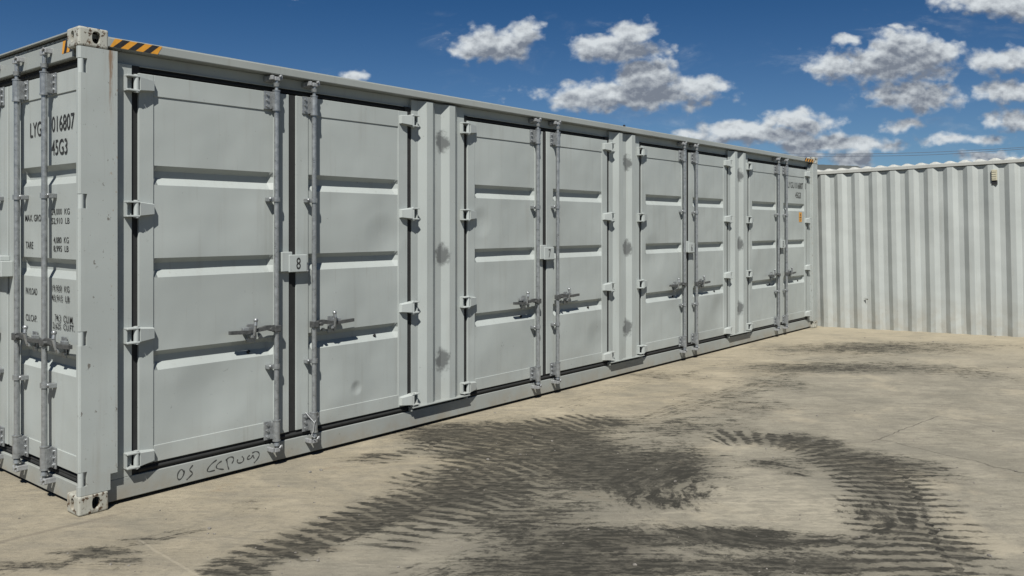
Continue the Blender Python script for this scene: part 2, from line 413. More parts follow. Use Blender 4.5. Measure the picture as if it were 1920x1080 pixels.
def build_ground():
    xs = np.concatenate([[-900, -300, -100, -40, -15, -6], np.arange(-3, 6, .045), np.arange(6, 13.2, .09), [14, 18, 25, 45, 110, 320, 1000]])
    ys = np.concatenate([[-900, -300, -100, -40, -20, -12], np.arange(-8, -4.5, .12), np.arange(-4.5, .3, .045), [.5, 1, 2, 3, 5, 9, 20, 60, 200, 900]])
    X, Y = np.meshgrid(xs, ys, indexing='ij')
    Z = ground_h(X, Y)
    nx, ny = X.shape
    me = bpy.data.meshes.new('ground')
    v = np.stack([X, Y, Z], -1).reshape(-1, 3)
    i = np.arange(nx * ny).reshape(nx, ny)
    f = np.stack([i[:-1, :-1], i[1:, :-1], i[1:, 1:], i[:-1, 1:]], -1).reshape(-1, 4)
    me.vertices.add(len(v)); me.vertices.foreach_set('co', v.ravel())
    me.loops.add(f.size); me.loops.foreach_set('vertex_index', f.ravel())
    me.polygons.add(len(f)); me.polygons.foreach_set('loop_start', np.arange(0, f.size, 4))
    me.update(); me.validate()
    px, py = v[:, 0], v[:, 1]
    def bake(tracks, tag, smooth=2):
        D = np.zeros(len(v)); A = np.zeros(len(v)); L = np.zeros(len(v)); off = 0
        for pts, hw, st in tracks:
            d_, a_, l_, tot = poly_dist(px, py, smooth_pts(pts, smooth))
            e = np.clip(1.35 - d_ / hw, 0, 1); e = e * e * (3 - 2 * e)
            ends = np.clip(np.minimum(a_, tot - a_) / .25, 0, 1)
            e = e * st * ends
            k = e > D
            D = np.where(k, e, D); A = np.where(k, a_ + off, A); L = np.where(k, l_ + off * .37, L); off += tot + 3
        for nm, ar in (('d', D), ('a', A), ('l', L)):
            at = me.attributes.new(tag + nm, 'FLOAT', 'POINT'); at.data.foreach_set('value', ar.astype(np.float32))
    bake(BARS, 'bar_'); bake(SOFT, 'soft_', 1)
    B = np.zeros(len(v))
    for x, y, rx, ry, st in BLOB:
        e1 = ((px - x) * .637 - (py - y) * .771) / rx; e2 = ((px - x) * .771 + (py - y) * .637) / ry
        B = 1 - (1 - B) * (1 - min(st, .92) * np.exp(-.8 * (e1 ** 2 + e2 ** 2) ** 1.25))
    at = me.attributes.new('blob', 'FLOAT', 'POINT'); at.data.foreach_set('value', B.astype(np.float32))

    m, t, b = mat('dusty_concrete')
    p = t.geo(); sx, sy, sz = t.sep(p)
    n_big = t.noise(p, .55, 4, .55); n_mid = t.noise(p, 2.6, 6, .62); n_fine = t.noise(p, 26, 6, .7)
    # wind and wheel drawn dust: noise stretched along the yard's traffic
    q = t.comb(t.vmath('DOT_PRODUCT', p, (.80, .60, 0)), t.vmath('DOT_PRODUCT', p, (-.60, .80, 0)), 0)
    right_q = t.comb(t.vmath('DOT_PRODUCT', p, (.637, -.771, 0)), t.vmath('DOT_PRODUCT', p, (.771, .637, 0)), 0)
    n_str = t.noise(t.vmath('MULTIPLY', right_q, (1.0, 4.5, 1)), 1.7, 7, .66, .6)
    sand = t.mix(t.step(n_mid, .3, .72), (.235, .207, .150), (.285, .250, .182))
    conc = t.mix(t.step(n_mid, .3, .7), (.185, .172, .136), (.240, .223, .176))
    # dust banks up along the containers, the middle of the yard is swept to grey
    bank = t.math('MAXIMUM', t.step(sy, -2.4, -.3), t.step(sx, 9.2, 12.2))
    bank = t.math('MULTIPLY_ADD', t.math('SUBTRACT', n_str, .5), 1.5, bank)
    c = t.mix(t.step(t.math('MULTIPLY_ADD', t.math('SUBTRACT', n_big, .5), 1.2, bank), .15, .95), conc, sand)
    c = t.mix(t.math('MULTIPLY', t.step(n_str, .42, .68), .48), c, (0.1379, 0.1276, 0.1069))
    n_mot = t.noise(t.vmath('MULTIPLY', right_q, (1.0, 2.2, 1)), 7.5, 6, .72)
    c = t.mix(t.math('MULTIPLY', t.step(n_mot, .46, .70), .42), c, (.095, .088, .072))
    c = t.mix(t.math('MULTIPLY', t.step(n_mot, .46, .28), .35), c, (.29, .262, .20))
    c = t.mix(t.math('MULTIPLY', t.step(n_fine, .50, .70), .45), c, (0.1103, 0.1, 0.08276))
    c = t.mix(t.math('MULTIPLY', t.step(t.noise(p, 85, 3, .65), .60, .68), .5), c, (0.3586, 0.331, 0.2759))
    brown = t.math('MULTIPLY', t.step(t.noise(p, 1.7, 5, .6), .58, .75), t.step(t.noise(p, 14, 4, .7), .45, .7))
    c = t.mix(t.math('MULTIPLY', brown, .35), c, (0.1862, 0.1138, 0.05862))
    c = t.mix(t.math('MULTIPLY', t.step(sx, 4.0, .5), .28), c, (0.1379, 0.1276, 0.1034))
    c = t.mix(t.math('MULTIPLY', t.step(sx, 7.0, 12.0), .45), c, (.29, .258, .19))
    c = t.mix(t.math('MULTIPLY', t.step(t.vmath('LENGTH', t.vmath('MULTIPLY', t.vmath('SUBTRACT', p, (2.95, -3.05, 0)), (1, 1, 0))), .95, .1), t.step(n_mot, .55, .40, .25, .8)), c, (.30, .275, .215))
    blot = t.noise(p, 1.15, 6, .66, .4)
    c = t.mix(t.math('MULTIPLY', t.step(blot, .50, .66), .42), c, (.125, .119, .098))
    c = t.mix(t.math('MULTIPLY', t.step(blot, .47, .34), .40), c, (.335, .298, .222))
    # rubber and mud
    ba, bl, bd = t.attr('bar_a'), t.attr('bar_l'), t.attr('bar_d')
    sa, sl, sdn = t.attr('soft_a'), t.attr('soft_l'), t.attr('soft_d')
    brk = t.noise(p, 5.5, 7, .70)
    st_h = t.noise(t.vmath('MULTIPLY', right_q, (1.6, 8.5, 1)), 2.6, 8, .72, .35)          # scuffs drawn across the yard
    rel = t.vmath('SUBTRACT', p, (2.85, -3.0, 0))                                          # and round the turning spot
    rx_, ry_, _z = t.sep(rel)
    rad = t.vmath('LENGTH', t.vmath('MULTIPLY', rel, (1, 1, 0)))
    ang = t.math('ARCTAN2', ry_, rx_)
    radw = t.math('MULTIPLY_ADD', t.math('SUBTRACT', t.noise(p, 3.0, 3, .6), .5), .22, rad)
    st_c = t.noise(t.comb(t.math('MULTIPLY', radw, 10.0), t.math('MULTIPLY', ang, 1.3), 0), 1.5, 7, .70, .25)
    near = t.step(rad, 1.25, .7)
    st = t.math('ADD', t.math('MULTIPLY', st_h, t.math('SUBTRACT', 1.0, t.math('MULTIPLY', near, .8))), t.math('MULTIPLY', st_c, t.math('MULTIPLY', near, .8)))
    wob = t.math('ADD', t.math('MULTIPLY', t.math('SUBTRACT', t.noise(p, 2.6, 3, .6), .5), 7.0), t.math('MULTIPLY', t.math('SUBTRACT', st_h, .5), 4.5))
    ph = t.math('ADD', t.math('MULTIPLY_ADD', ba, 2 * math.pi / .105, t.math('MULTIPLY', t.math('ABSOLUTE', bl), 8.0)), wob)
    lamp = t.math('MULTIPLY', t.step(t.noise(p, 2.2, 3, .6), .30, .60, .10, .50), t.step(bd, .02, .5))
    lug = t.math('MULTIPLY', t.math('SINE', ph), lamp)
    tex = t.math('MULTIPLY_ADD', t.math('SUBTRACT', st, .5), 3.1, .50)
    tex = t.math('ADD', tex, t.math('MULTIPLY', t.math('SUBTRACT', brk, .5), 1.7))
    tex = t.math('ADD', tex, t.math('MULTIPLY', t.math('SUBTRACT', n_fine, .5), 1.5))
    tex = t.math('ADD', tex, lug)
    den = t.attr('blob')
    sv = t.noise(t.comb(t.math('MULTIPLY', sa, 1.0), t.math('MULTIPLY', sl, 22.0), 0), 1.5, 6, .68, .7)
    soft = t.math('MULTIPLY', t.math('MULTIPLY', sdn, .62), t.step(sv, .34, .62))
    den = t.math('MAXIMUM', den, soft)
    den = t.math('MAXIMUM', den, t.math('MULTIPLY', bd, .50))
    diff = t.math('SUBTRACT', t.math('MULTIPLY', den, 1.27), tex)
    crisp = t.math('MULTIPLY', t.step(diff, -.22, .50), t.step(den, .02, .30))
    sm_n = t.step(t.math('ADD', t.math('MULTIPLY', brk, .6), t.math('MULTIPLY', st, .4)), .34, .60, .45, 1.0)
    smudge = t.math('MULTIPLY', t.math('MULTIPLY', t.step(den, .10, 1.0), sm_n), .80)
    rub = t.math('MAXIMUM', crisp, smudge)
    st2 = t.noise(t.vmath('MULTIPLY', right_q, (1.3, 6.0, 1)), 5.5, 7, .75, .5)
    gv = t.math('ADD', t.math('MULTIPLY', t.math('MULTIPLY_ADD', st_c, t.math('MULTIPLY', near, .75), t.math('MULTIPLY', st2, t.math('SUBTRACT', 1.0, t.math('MULTIPLY', near, .75)))), .62), t.math('ADD', t.math('MULTIPLY', n_mot, .2), t.math('MULTIPLY', n_fine, .18)))
    grain = t.step(gv, .62, .44, .58, 1.0)
    pale = t.math('MULTIPLY', t.step(t.noise(t.vmath('MULTIPLY', right_q, (1.0, 5.0, 1)), 3.6, 8, .74, .5), .56, .70), .40)
    c = t.mix(pale, c, (.33, .30, .235))
    c = t.mix(t.math('MULTIPLY', t.step(st2, .56, .72), .40), c, (.085, .078, .062))
    rub = t.math('MULTIPLY', rub, grain)
    c = t.mix(t.math('MULTIPLY', rub, .95), c, (.018, .0175, .0145))
    # slab joints and a crack
    def line(c, x0, y0, x1, y1, wd, col, amt, jit):
        dx, dy = x1 - x0, y1 - y0; L = math.hypot(dx, dy); dx /= L; dy /= L
        rel = t.vmath('SUBTRACT', p, (x0, y0, 0))
        al = t.vmath('DOT_PRODUCT', rel, (dx, dy, 0)); la = t.vmath('DOT_PRODUCT', rel, (-dy, dx, 0))
        la = t.math('MULTIPLY_ADD', t.math('SUBTRACT', t.noise(p, 4, 4, .6), .5), jit, la)
        k = t.math('MULTIPLY', t.step(t.math('ABSOLUTE', la), wd, wd * .3), t.math('MULTIPLY', t.step(al, -.05, .1), t.step(al, L + .1, L - .1)))
        return t.mix(t.math('MULTIPLY', k, amt), c, col)
    sp2 = t.voronoi(p, 75)
    c = t.mix(t.math('MULTIPLY', t.step(sp2, .16, .10), t.step(t.noise(p, 3, 3, .6), .45, .6, .1, .7)), c, (.06, .055, .045))
    c = line(c, 4.95, -3.04, 4.30, -4.9, .014, (0.05, 0.046, 0.04), .55, .22)
    c = line(c, 4.75, -3.05, 6.1, -3.25, .008, (0.06207, 0.05517, 0.04828), .7, .10)
    c = line(c, 6.1, -3.3, 5.4, -5.5, .008, (0.06897, 0.06207, 0.05517), .6, .10)
    c = line(c, .05, -.58, -.05, -2.2, .012, (.30, .27, .21), .35, .05)
    c = line(c, -2.0, .02, .2, -.12, .03, (0.09655, 0.08276, 0.06897), .35, .06)
    t.l.new(c, b.inputs['Base Color'])
    b.inputs['Roughness'].default_value = .9
    b.inputs['Specular IOR Level'].default_value = .2
    h = t.math('ADD', t.math('MULTIPLY', n_fine, .30), t.math('ADD', t.math('MULTIPLY', t.noise(p, 110, 3, .6), .12), t.math('ADD', t.math('MULTIPLY', n_str, .6), t.math('MULTIPLY', rub, -.25))))
    t.l.new(t.bump(h, .75, .02).outputs[0], b.inputs['Normal'])
    me.materials.append(m)
    o = bpy.data.objects.new('ground', me); C.objects.link(o)
    o['kind'] = 'structure'
    return o
build_ground()

# ------------------------------------------------------------------ the side-door container
LEN, WID, HT = 12.192, 2.438, 2.896
PF = -.045                      # door face depth below the corner posts
ZB, ZT = .213, 2.674            # door bottom and top
RIBS = (2.10, 1.51, .918)

box = thing('shipping_container', 'long grey shipping container with four numbered double side doors and end doors', 'container')

def door_mesh(W, fl, fr, z0=ZB, z1=ZT, seed=0):
    """door leaf: welded frame, sunk sheet with three pressed horizontal troughs"""
    mb = MB()
    pz0, pz1 = z0 + .105, z1 - .135
    a, b_ = fl, W - fr
    bt = .05
    # frame members, butted
    mb.pb(0, a, PF - bt, PF, z0, z1, .004)
    mb.pb(b_, W, PF - bt, PF, z0, z1, .004)
    mb.pb(a, b_, PF - bt, PF - .0005, pz1, z1, .003)
    mb.pb(a, b_, PF - bt, PF - .0005, z0, pz0, .003)
    # pressed sheet
    dp, sl, tot = .041, .050, .124
    pp = PF - .007
    zs = [pz0]; dep = [0]
    for zt in sorted(RIBS):
        zl = zt - tot
        n = 6
        z_prev = zs[-1]
        for k in range(1, n): zs.append(z_prev + (zl - z_prev) * k / n); dep.append(0)
        zs += [zl, zl + sl, zt - .034, zt]; dep += [0, dp, dp, 0]
    z_prev = zs[-1]
    for k in range(1, 6): zs.append(z_prev + (pz1 - z_prev) * k / 6); dep.append(0)
    zs.append(pz1); dep.append(0)
    e = .030
    us = [a, a + e] + [a + e + (b_ - a - 2 * e) * k / 10 for k in range(1, 10)] + [b_ - e, b_]
    grid = []
    for zi, (zz, dd) in enumerate(zip(zs, dep)):
        row = []
        for ui, u in enumerate(us):
            endu = ui in (0, len(us) - 1)
            q = 0 if endu else dd
            wv = 0
            if not endu and dd == 0 and 0 < zi < len(zs) - 1:
                edge = min(u - a, b_ - u) / .2
                wv = mnoise.noise(Vector((u * 2.2 + seed * 7.3, zz * 1.7, seed * 3.1))) * .006 * min(1, edge)
            row.append(mb.bm.verts.new((u, -(pp - q + wv), zz)))
        grid.append(row)
    for i in range(len(zs) - 1):
        for j in range(len(us) - 1):
            mb.bm.faces.new((grid[i][j], grid[i][j + 1], grid[i + 1][j + 1], grid[i + 1][j])).smooth = (dep[i] == 0 and dep[i + 1] == 0 and zs[i + 1] - zs[i] > .06)
    mb.pb(a, b_, PF - bt, PF - bt + .004, pz0, pz1)     # back skin
    return mb

def plug(door, u):
    mb = MB(); z = RIBS[2] - .092; p = PF - .007 - .026
    mb.cyl((u, -p + .004, z - .004), (u, -p - .012, z + .012), .011, 10)
    mb.build('plug', M_RUB_SHADE, door)

def rod_set(door, ur, flange, hdir, zc_top=2.765, zc_bot=.118):
    """locking rod with guides, collars, cams and swing handle; flange / hdir = -1 left, 1 right"""
    r = .0175
    mb = MB()
    mb.cyl((ur, 0, .19), (ur, 0, ZT - .01), r)
    mb.cyl((ur, 0, ZT - .01), (ur, 0, zc_top), .013)
    mb.cyl((ur, 0, .19), (ur, 0, zc_bot), .013)
    mb.cyl((ur, 0, ZT + .035), (ur, 0, ZT + .060), .020, r2=.024)
    mb.cyl((ur, 0, .175), (ur, 0, .15), .020, r2=.024)
    rod = mb.build('lock_rod', M_GALV, door)
    for zz, up in ((zc_top, 1), (zc_bot, -1)):          # cam on the rod and its forked keeper
        mb = MB()
        mb.pb(ur - .022, ur + .022, -.012, .016, zz - .014, zz + .014, .004)
        mb.pb(ur - .046, ur - .024, -.070, .012, zz - .010, zz + .022, .004)
        mb.pb(ur + .024, ur + .046, -.070, .012, zz - .004, zz + .030, .004)
        mb.pb(ur - .05, ur + .05, -.085, -.055, zz - .018, zz + .018, .003)
        mb.cyl((ur + .012, -.018, zz + .012), (ur + .03, -.014, zz + .026), .008, 8)
        mb.build('cam_keeper', M_GALVB, door)
    for z0, z1 in ((2.546, 2.676), (.192, .325)):       # bolted guides top and bottom
        mb = MB()
        mb.cyl((ur, 0, z0), (ur, 0, z1), .0255)
        mb.cyl((ur, 0, z0 - .010), (ur, 0, z0), .0285); mb.cyl((ur, 0, z1), (ur, 0, z1 + .008), .0285)
        f0, f1 = sorted((ur, ur + flange * .078))
        mb.pb(f0, f1, PF, PF + .010, z0, z1, .003)
        mb.pb(*sorted((ur, ur + flange * .026)), PF + .010, 0, z0 + .004, z1 - .004, .003)
        for k in range(3):
            zz = z0 + (z1 - z0) * (.18 + .32 * k)
            mb.cyl((ur + flange * .052, -PF - .010, zz), (ur + flange * .052, -PF - .020, zz), .0105, 8)
        mb.build('rod_guide', M_GALV, door)
    for zz in (1.905, .715):                            # mid collars
        mb = MB()
        mb.cyl((ur, 0, zz - .016), (ur, 0, zz + .016), .0255)
        f0, f1 = sorted((ur + flange * .02, ur + flange * .062))
        mb.pb(f0, f1, PF - .006, -.004, zz - .016, zz + .014, .004)
        mb.ball((ur + flange * .05, .003, zz + .004), .012, 8, 6)
        mb.build('rod_collar', M_GALV, door)
    # swing handle: clamp on the rod, flat bar, grip
    s = hdir
    zh = .985
    mb = MB()
    mb.pb(ur - .026, ur + .026, -.024, .026, zh - .024, zh + .024, .005)
    mb.cyl((ur + s * .052, .016, zh), (ur + s * .052, -.030, zh), .014, 10)
    x = [ur + s * q for q in (.020, .085, .15, .235, .255, .375)]
    zz = [zh + .006, zh + .012, zh + .002, zh - .006, zh - .004, zh + .002]
    hh = [.020, .017, .012, .011, .013, .012]
    pts = [(x[i], zz[i] + hh[i]) for i in range(6)] + [(x[i], zz[i] - hh[i]) for i in range(5, -1, -1)]
    if s < 0: pts = pts[::-1]
    mb.prism(pts, 'y', .012, -.010)
    mb.build('handle', M_HANDLE, door)
    # hasp on the leaf that traps the handle
    mb = MB()
    uc = ur + s * .185
    mb.pb(uc - .030, uc + .038, PF, PF + .008, zh - .085, zh + .045, .003)
    mb.pb(uc - .024, uc + .022, PF + .004, .004, zh - .050, zh - .018, .005)
    mb.cyl((uc, -.004, zh - .03), (uc, -.020, zh + .036), .011, 10)
    mb.cyl((uc, -.020, zh + .036), (uc - s * .006, -.014, zh + .066), .012, 10)
    mb.ball((uc - s * .006, -.014, zh + .074), .0165, 12, 8)
    mb.cyl((uc + s * .03, -PF - .01, zh - .06), (uc + s * .03, -PF - .020, zh - .06), .010, 8)
    mb.cyl((uc - s * .075, -PF, zh - .05), (uc - s * .075, -PF - .016, zh - .05), .012, 8)
    mb.pb(*sorted((uc + s * .02, uc + s * .075)), PF + .004, -.010, zh + .0, zh + .026, .004)
    mb.build('handle_hasp', M_GALV, door)

def hinges(door, u_edge, side, zs=(2.60, 1.82, 1.035, .262)):
    """welded lug with pin on the frame, forged blade on the leaf; side -1 = hung on the left"""
    s = side
    def bx(mb, a, b, *k, **kw): mb.pb(*sorted((u_edge + s * a, u_edge + s * b)), *k, **kw)
    for z in zs:
        mb = MB()
        bx(mb, .044, .094, -.060, -.044, z - .048, z + .048, bev=.003)
        bx(mb, .014, .094, -.050, .004, z + .038, z + .050, bev=.003)
        bx(mb, .014, .094, -.050, .004, z - .050, z - .038, bev=.003)
        bx(mb, .084, .094, -.050, -.020, z - .038, z + .038)
        mb.cyl((u_edge + s * .030, .014, z - .056), (u_edge + s * .030, .014, z + .056), .0165, 14)
        h0, h1 = .040, .030
        P = lambda a, p, zz: (u_edge + s * a, -p, zz)
        v = [P(.012, .006, z - h0), P(.012, .006, z + h0), P(-.088, -.016, z + h1), P(-.088, -.016, z - h1),
             P(.012, -.046, z - h0 - .006), P(.012, -.046, z + h0 + .008), P(-.096, -.046, z + h1 + .006), P(-.096, -.046, z - h1 - .004)]
        V = [mb.bm.verts.new(q) for q in v]
        for f in ((0, 1, 2, 3), (4, 7, 6, 5), (0, 4, 5, 1), (1, 5, 6, 2), (2, 6, 7, 3), (3, 7, 4, 0)):
            mb.bm.faces.new([V[i] for i in f])
        mb.build('hinge', M_LIGHT, door)

PERIOD, C0, WD, GAP = 3.045, 1.532, 1.120, .030
def make_bay():
    L = door_mesh(WD, .098, .130, seed=1).build('side_door', M_PAINT, box, ang=14)
    L.location = (C0 - GAP - WD, 0, 0)
    rod_set(L, WD + GAP - .168, -1, -1); hinges(L, 0, -1)
    plug(L, .80)
    Rr = door_mesh(WD, .112, .105, seed=2).build('side_door', M_PAINT, box, ang=14)
    Rr.location = (C0 + GAP, 0, 0)
    rod_set(Rr, -GAP + .160, -1, 1); hinges(Rr, WD, 1); plug(Rr, .78)
    # rubber seal round and between the leaves
    mb = MB()
    x0, x1 = C0 - GAP - WD, C0 + GAP + WD
    mb.pb(x0 - .040, x0 + .012, -.12, -.062, ZB - .055, ZT + .045)
    mb.pb(x1 - .012, x1 + .054, -.12, -.062, ZB - .055, ZT + .045)
    mb.pb(C0 - GAP - .012, C0 + GAP + .012, -.12, -.054, ZB, ZT)
    mb.pb(x0 + .012, x1 - .012, -.12, -.060, ZB - .053, ZB - .004)
    mb.cyl((x0, .062, ZB - .03), (x1, .062, ZB - .03), .014, 10)
    mb.pb(x0 + .012, x1 - .012, -.12, -.096, ZT - .01, ZT + .050)
    mb.cyl((x0, .088, ZT + .022), (x1, .088, ZT + .022), .009, 8)
    G = mb.build('door_seal', M_RUB_SHADE, box)
    # lock box across the meeting edges
    mb = MB()
    mb.pb(C0 - .120, C0 - .030, PF, -.004, 1.386, 1.528, .004)
    mb.pb(C0 - .062, C0 + .094, -.040, .004, 1.380, 1.506, .004)
    mb.pb(C0 - .030, C0 + .02, PF, -.012, 1.388, 1.500, .002)
    B = mb.build('lock_box', M_LIGHT, box)
    mb = MB()
    mb.pb(C0 + .094, C0 + .118, -.044, -.014, 1.405, 1.445, .004)
    mb.cyl((C0 + .106, .012, 1.43), (C0 + .106, .012, 1.385), .008, 8)
    mb.ball((C0 + .106, .012, 1.384), .011, 8, 6)
    mb.build('box_hasp', M_GALVB, B)
    return [L, Rr, G, B]

bay0 = make_bay()
digits = '8765'
bays = [bay0]
for i in range(1, 4):
    nb = []
    for o in bay0:
        c = copy_tree(o, box); c.location.x = o.location.x + PERIOD * i; nb.append(c)
    bays.append(nb)
    rj = random.Random(40 + i)                      # leaves hang and handles rest a little differently in every bay
    for d_ in nb[:2]:
        d_.location.z += rj.uniform(-.006, .006)
        d_.rotation_euler = (rj.uniform(-.0012, .0012), 0, 0)
        for ch in d_.children:
            if ch.name.startswith('handle'): ch.location.z += rj.uniform(-.014, .010)
            if ch.name.startswith(('rod_collar', 'rod_guide')): ch.location.z += rj.uniform(-.008, .008)
for i, nb in enumerate(bays):
    lettering(digits[i], C0 - .002, C0 + .036, 1.400, 1.486, .0055, nb[3], 'number')

# wire twisted round the lower right guide of the first bay
mb = MB()
ur = GAP * -1 + .160
mb.tube([(ur - .055, .03, .335), (ur - .02, -.03, .26), (ur + .028, -.012, .30), (ur + .022, -.02, .325)], .0035, 6)
mb.tube([(ur - .02, -.03, .262), (ur - .03, -.03, .20), (ur - .045, -.02, .165), (ur - .02, -.034, .15)], .0035, 6)
mb.build('tie_wire', M_GALVB, bays[0][1])

# pillars between the bays: two trapezoid ridges
def pillar(xc, name='corrugated_pillar'):
    hw = (PERIOD - 2 * (GAP + WD)) / 2 - .040
    hl = hw - .014
    prof = [(-hl, -.055), (-.245, -.055), (-.175, -.014), (-.103, -.014), (-.036, -.055), (.036, -.055), (.103, -.014), (.175, -.014), (.245, -.055), (hw, -.055)]
    pts = [(u, -p) for u, p in prof] + [(hw, .10), (-hl, .10)]
    mb = MB(); mb.prism(pts, 'z', .196, 2.78)
    o = mb.build(name, M_PILLAR, box, smooth=False); o.location = (xc, 0, 0)
    mb = MB()                                   # ledge plate under the ridges
    mb.pb(-hw - .02, hw + .02, -.06, .006, .190, .199, .002)
    for sx in (-1, 1):
        mb.pb(*sorted((sx * (hw + .018), sx * (hw - .005))), -.058, -.022, .160, .190, .002)
    mb.build('ledge', M_RAIL, o)
    return o
for i in range(3): pillar(C0 + PERIOD * (i + .5))

# narrow strips beside the corner posts that carry the outer hinges
for x0, x1 in ((.20, C0 - GAP - WD - .040), (C0 + 3 * PERIOD + GAP + WD + .054, LEN - .20)):
    mb = MB(); mb.pb(x0, x1, -.13, -.050, .1585, 2.72, .003)
    mb.build('hinge_strip', M_PAINT, box)

# rails
def long_rails():
    mb = MB()
    mb.pb(.17, LEN - .17, -.10, 0, 2.798, 2.856, .006)
    mb.build('top_rail', M_RAIL, box)
    mb = MB()
    mb.pb(.20, LEN - .20, -.14, -.088, 2.724, 2.797, .003)
    mb.pb(.20, LEN - .20, -.0885, -.078, 2.719, 2.726, .001)
    mb.build('door_header', M_PAINT, box)
    mb = MB()
    mb.pb(.165, LEN - .165, -.14, -.050, .026, .158, .004)
    mb.build('bottom_rail', M_RAIL, box)
    # far long side, plain
    mb = MB()
    mb.box(.17, LEN - .17, WID - .1, WID, 2.80, 2.856, .006); mb.box(.17, LEN - .17, WID - .1, WID - .03, .026, .158, .004)
    mb.build('back_rail', M_RAIL, box)
long_rails()
mb = MB()
mb.box(.13, LEN - .13, .135, WID - .06, .14, 2.80); mb.box(.05, LEN - .05, .06, WID - .06, 2.845, 2.872)
mb.build('body', M_PAINT, box)

# corner posts; the near right one has slots where the end-door hinge pins sit
def posts():
    mb = MB()
    slots = (.215, 1.048, 1.862, 2.665)
    hs = .043
    z = .118
    def solid(z0, z1, x0):
        wp = .185 if z1 < .22 else .228
        cut = [(x0, -.0), (wp, -.0), (wp, .16), (.075, .16), (.075, .034), (x0, .034)]
        if x0 == 0: cut = [(.0, .012), (.0035, .0035), (.012, 0), (wp, 0), (wp, .16), (.075, .16), (.075, .034), (0, .034)]
        mb.prism(cut, 'z', z0, z1)
    for c in slots:
        solid(z, c - hs, 0)
        solid(c - hs, c, .048); solid(c, c + hs, .048)
        z = c + hs
    solid(z, 2.778, 0)
    p = mb.build('corner_post', M_POST, box)
    for c in slots:
        mb = MB(); mb.cyl((.019, .018, c - hs), (.019, .018, c + hs), .0175, 16); mb.build('hinge_pin', M_LIGHT, p)
    for (x0, x1, y0, y1) in ((LEN - .215, LEN, 0, .16), (0, .16, WID - .16, WID), (LEN - .16, LEN, WID - .16, WID)):
        mb = MB(); mb.box(x0, x1, y0, y1, .118, 2.778, .006); mb.build('corner_post', M_POST, box)
posts()

def bool_apply(o, cutters):
    for c in cutters:
        m = o.modifiers.new('b', 'BOOLEAN'); m.operation = 'DIFFERENCE'; m.object = c; m.solver = 'EXACT'
    bpy.context.view_layer.update()
    me = bpy.data.meshes.new_from_object(o.evaluated_get(bpy.context.evaluated_depsgraph_get()))
    o.modifiers.clear(); o.data = me
    for c in cutters: bpy.data.objects.remove(c)
def casting(x, y, z, sx, sy):
    """ISO corner block: rounded box with stadium holes through its outer sides"""
    LX, LY, H = .178, .162, .118
    mb = MB(); t = bmesh.new()
    bmesh.ops.create_cube(t, size=1, matrix=Matrix.Translation((LX / 2, LY / 2, H / 2)) @ Matrix.Diagonal((LX, LY, H, 1)))
    bmesh.ops.bevel(t, geom=list(t.edges), offset=.013, segments=3, affect='EDGES', profile=.5)
    mb.add(t)
    o = mb.build('corner_casting', M_CAST, box)
    def oval(cu, ch, rw, rh, n=28, e=2.6):
        q = []
        for i in range(n):
            a = 2 * math.pi * (i + .5) / n; c, s_ = math.cos(a), math.sin(a)
            k = (abs(c / rw) ** e + abs(s_ / rh) ** e) ** (-1 / e); q.append((cu + c * k, ch + s_ * k))
        return q
    c1 = MB(); c1.prism(oval(LX * .58, H * .52, .025, .037), 'y', -.02, .12); c1 = c1.build('c', M_CAST)
    c2 = MB(); c2.prism(oval(LY * .50, H * .52, .022, .036), 'x', -.02, .10); c2 = c2.build('c', M_CAST)
    c3 = MB(); c3.box(.03, LX - .014, .03, LY - .014, .014, H - .014); c3 = c3.build('c', M_CAST)
    bool_apply(o, [c1, c2, c3])
    me = o.data
    for v in me.vertices:
        v.co = (x + sx * (v.co.x - .004), y + sy * (v.co.y - .004), z + v.co.z)
    if sx * sy < 0: me.flip_normals()
    return o
for zz in (0, HT - .118):
    casting(0, 0, zz, 1, 1); casting(LEN, 0, zz, -1, 1)
    casting(0, WID, zz, 1, -1); casting(LEN, WID, zz, -1, -1)

# near end: header, sill, two leaves
end = box
def to_end(o, t0=0.0, dx=.010):
    """place a part drawn in (u, p, z) on the near end, u running from the far corner towards the near one"""
    o.rotation_euler = (0, 0, R(-90)); o.location = (dx, t0, 0)
mb = MB()
mb.pb(-WID + .17, -.17, -.10, -.030, 2.738, 2.852, .004)
o = mb.build('end_header', M_RAIL, box); to_end(o)
mb = MB()
mb.pb(-WID + .17, -.17, -.12, -.010, 2.8825, 2.893, .002)
o = mb.build('roof_lip', M_RAIL, box); to_end(o)
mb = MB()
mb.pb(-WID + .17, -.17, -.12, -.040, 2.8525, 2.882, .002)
o = mb.build('roof_gutter_shade', M_RUB_SHADE, box); to_end(o)  # gutter band coloured black: the shade under the lip is painted in
mb = MB()
mb.pb(-WID + .16, -.125, -.14, -.050, .026, .142, .004)
o = mb.build('end_sill', M_RAIL, box); to_end(o)
mb = MB()
mb.pb(-WID + .03, -.02, -.125, -.075, ZB - .075, ZB - .004); mb.pb(-WID + .03, -.02, -.125, -.075, ZT + .002, ZT + .066)
mb.pb(-1.243, -1.197, -.125, -.080, ZB, ZT)
for zz, pp in ((ZB - .032, -.074), (ZB - .052, -.072), (ZT + .03, -.072)): mb.cyl((-WID + .03, -pp, zz), (-.02, -pp, zz), .013, 10)
o = mb.build('door_seal', M_RUB_SHADE, box); to_end(o)
WE = 1.178
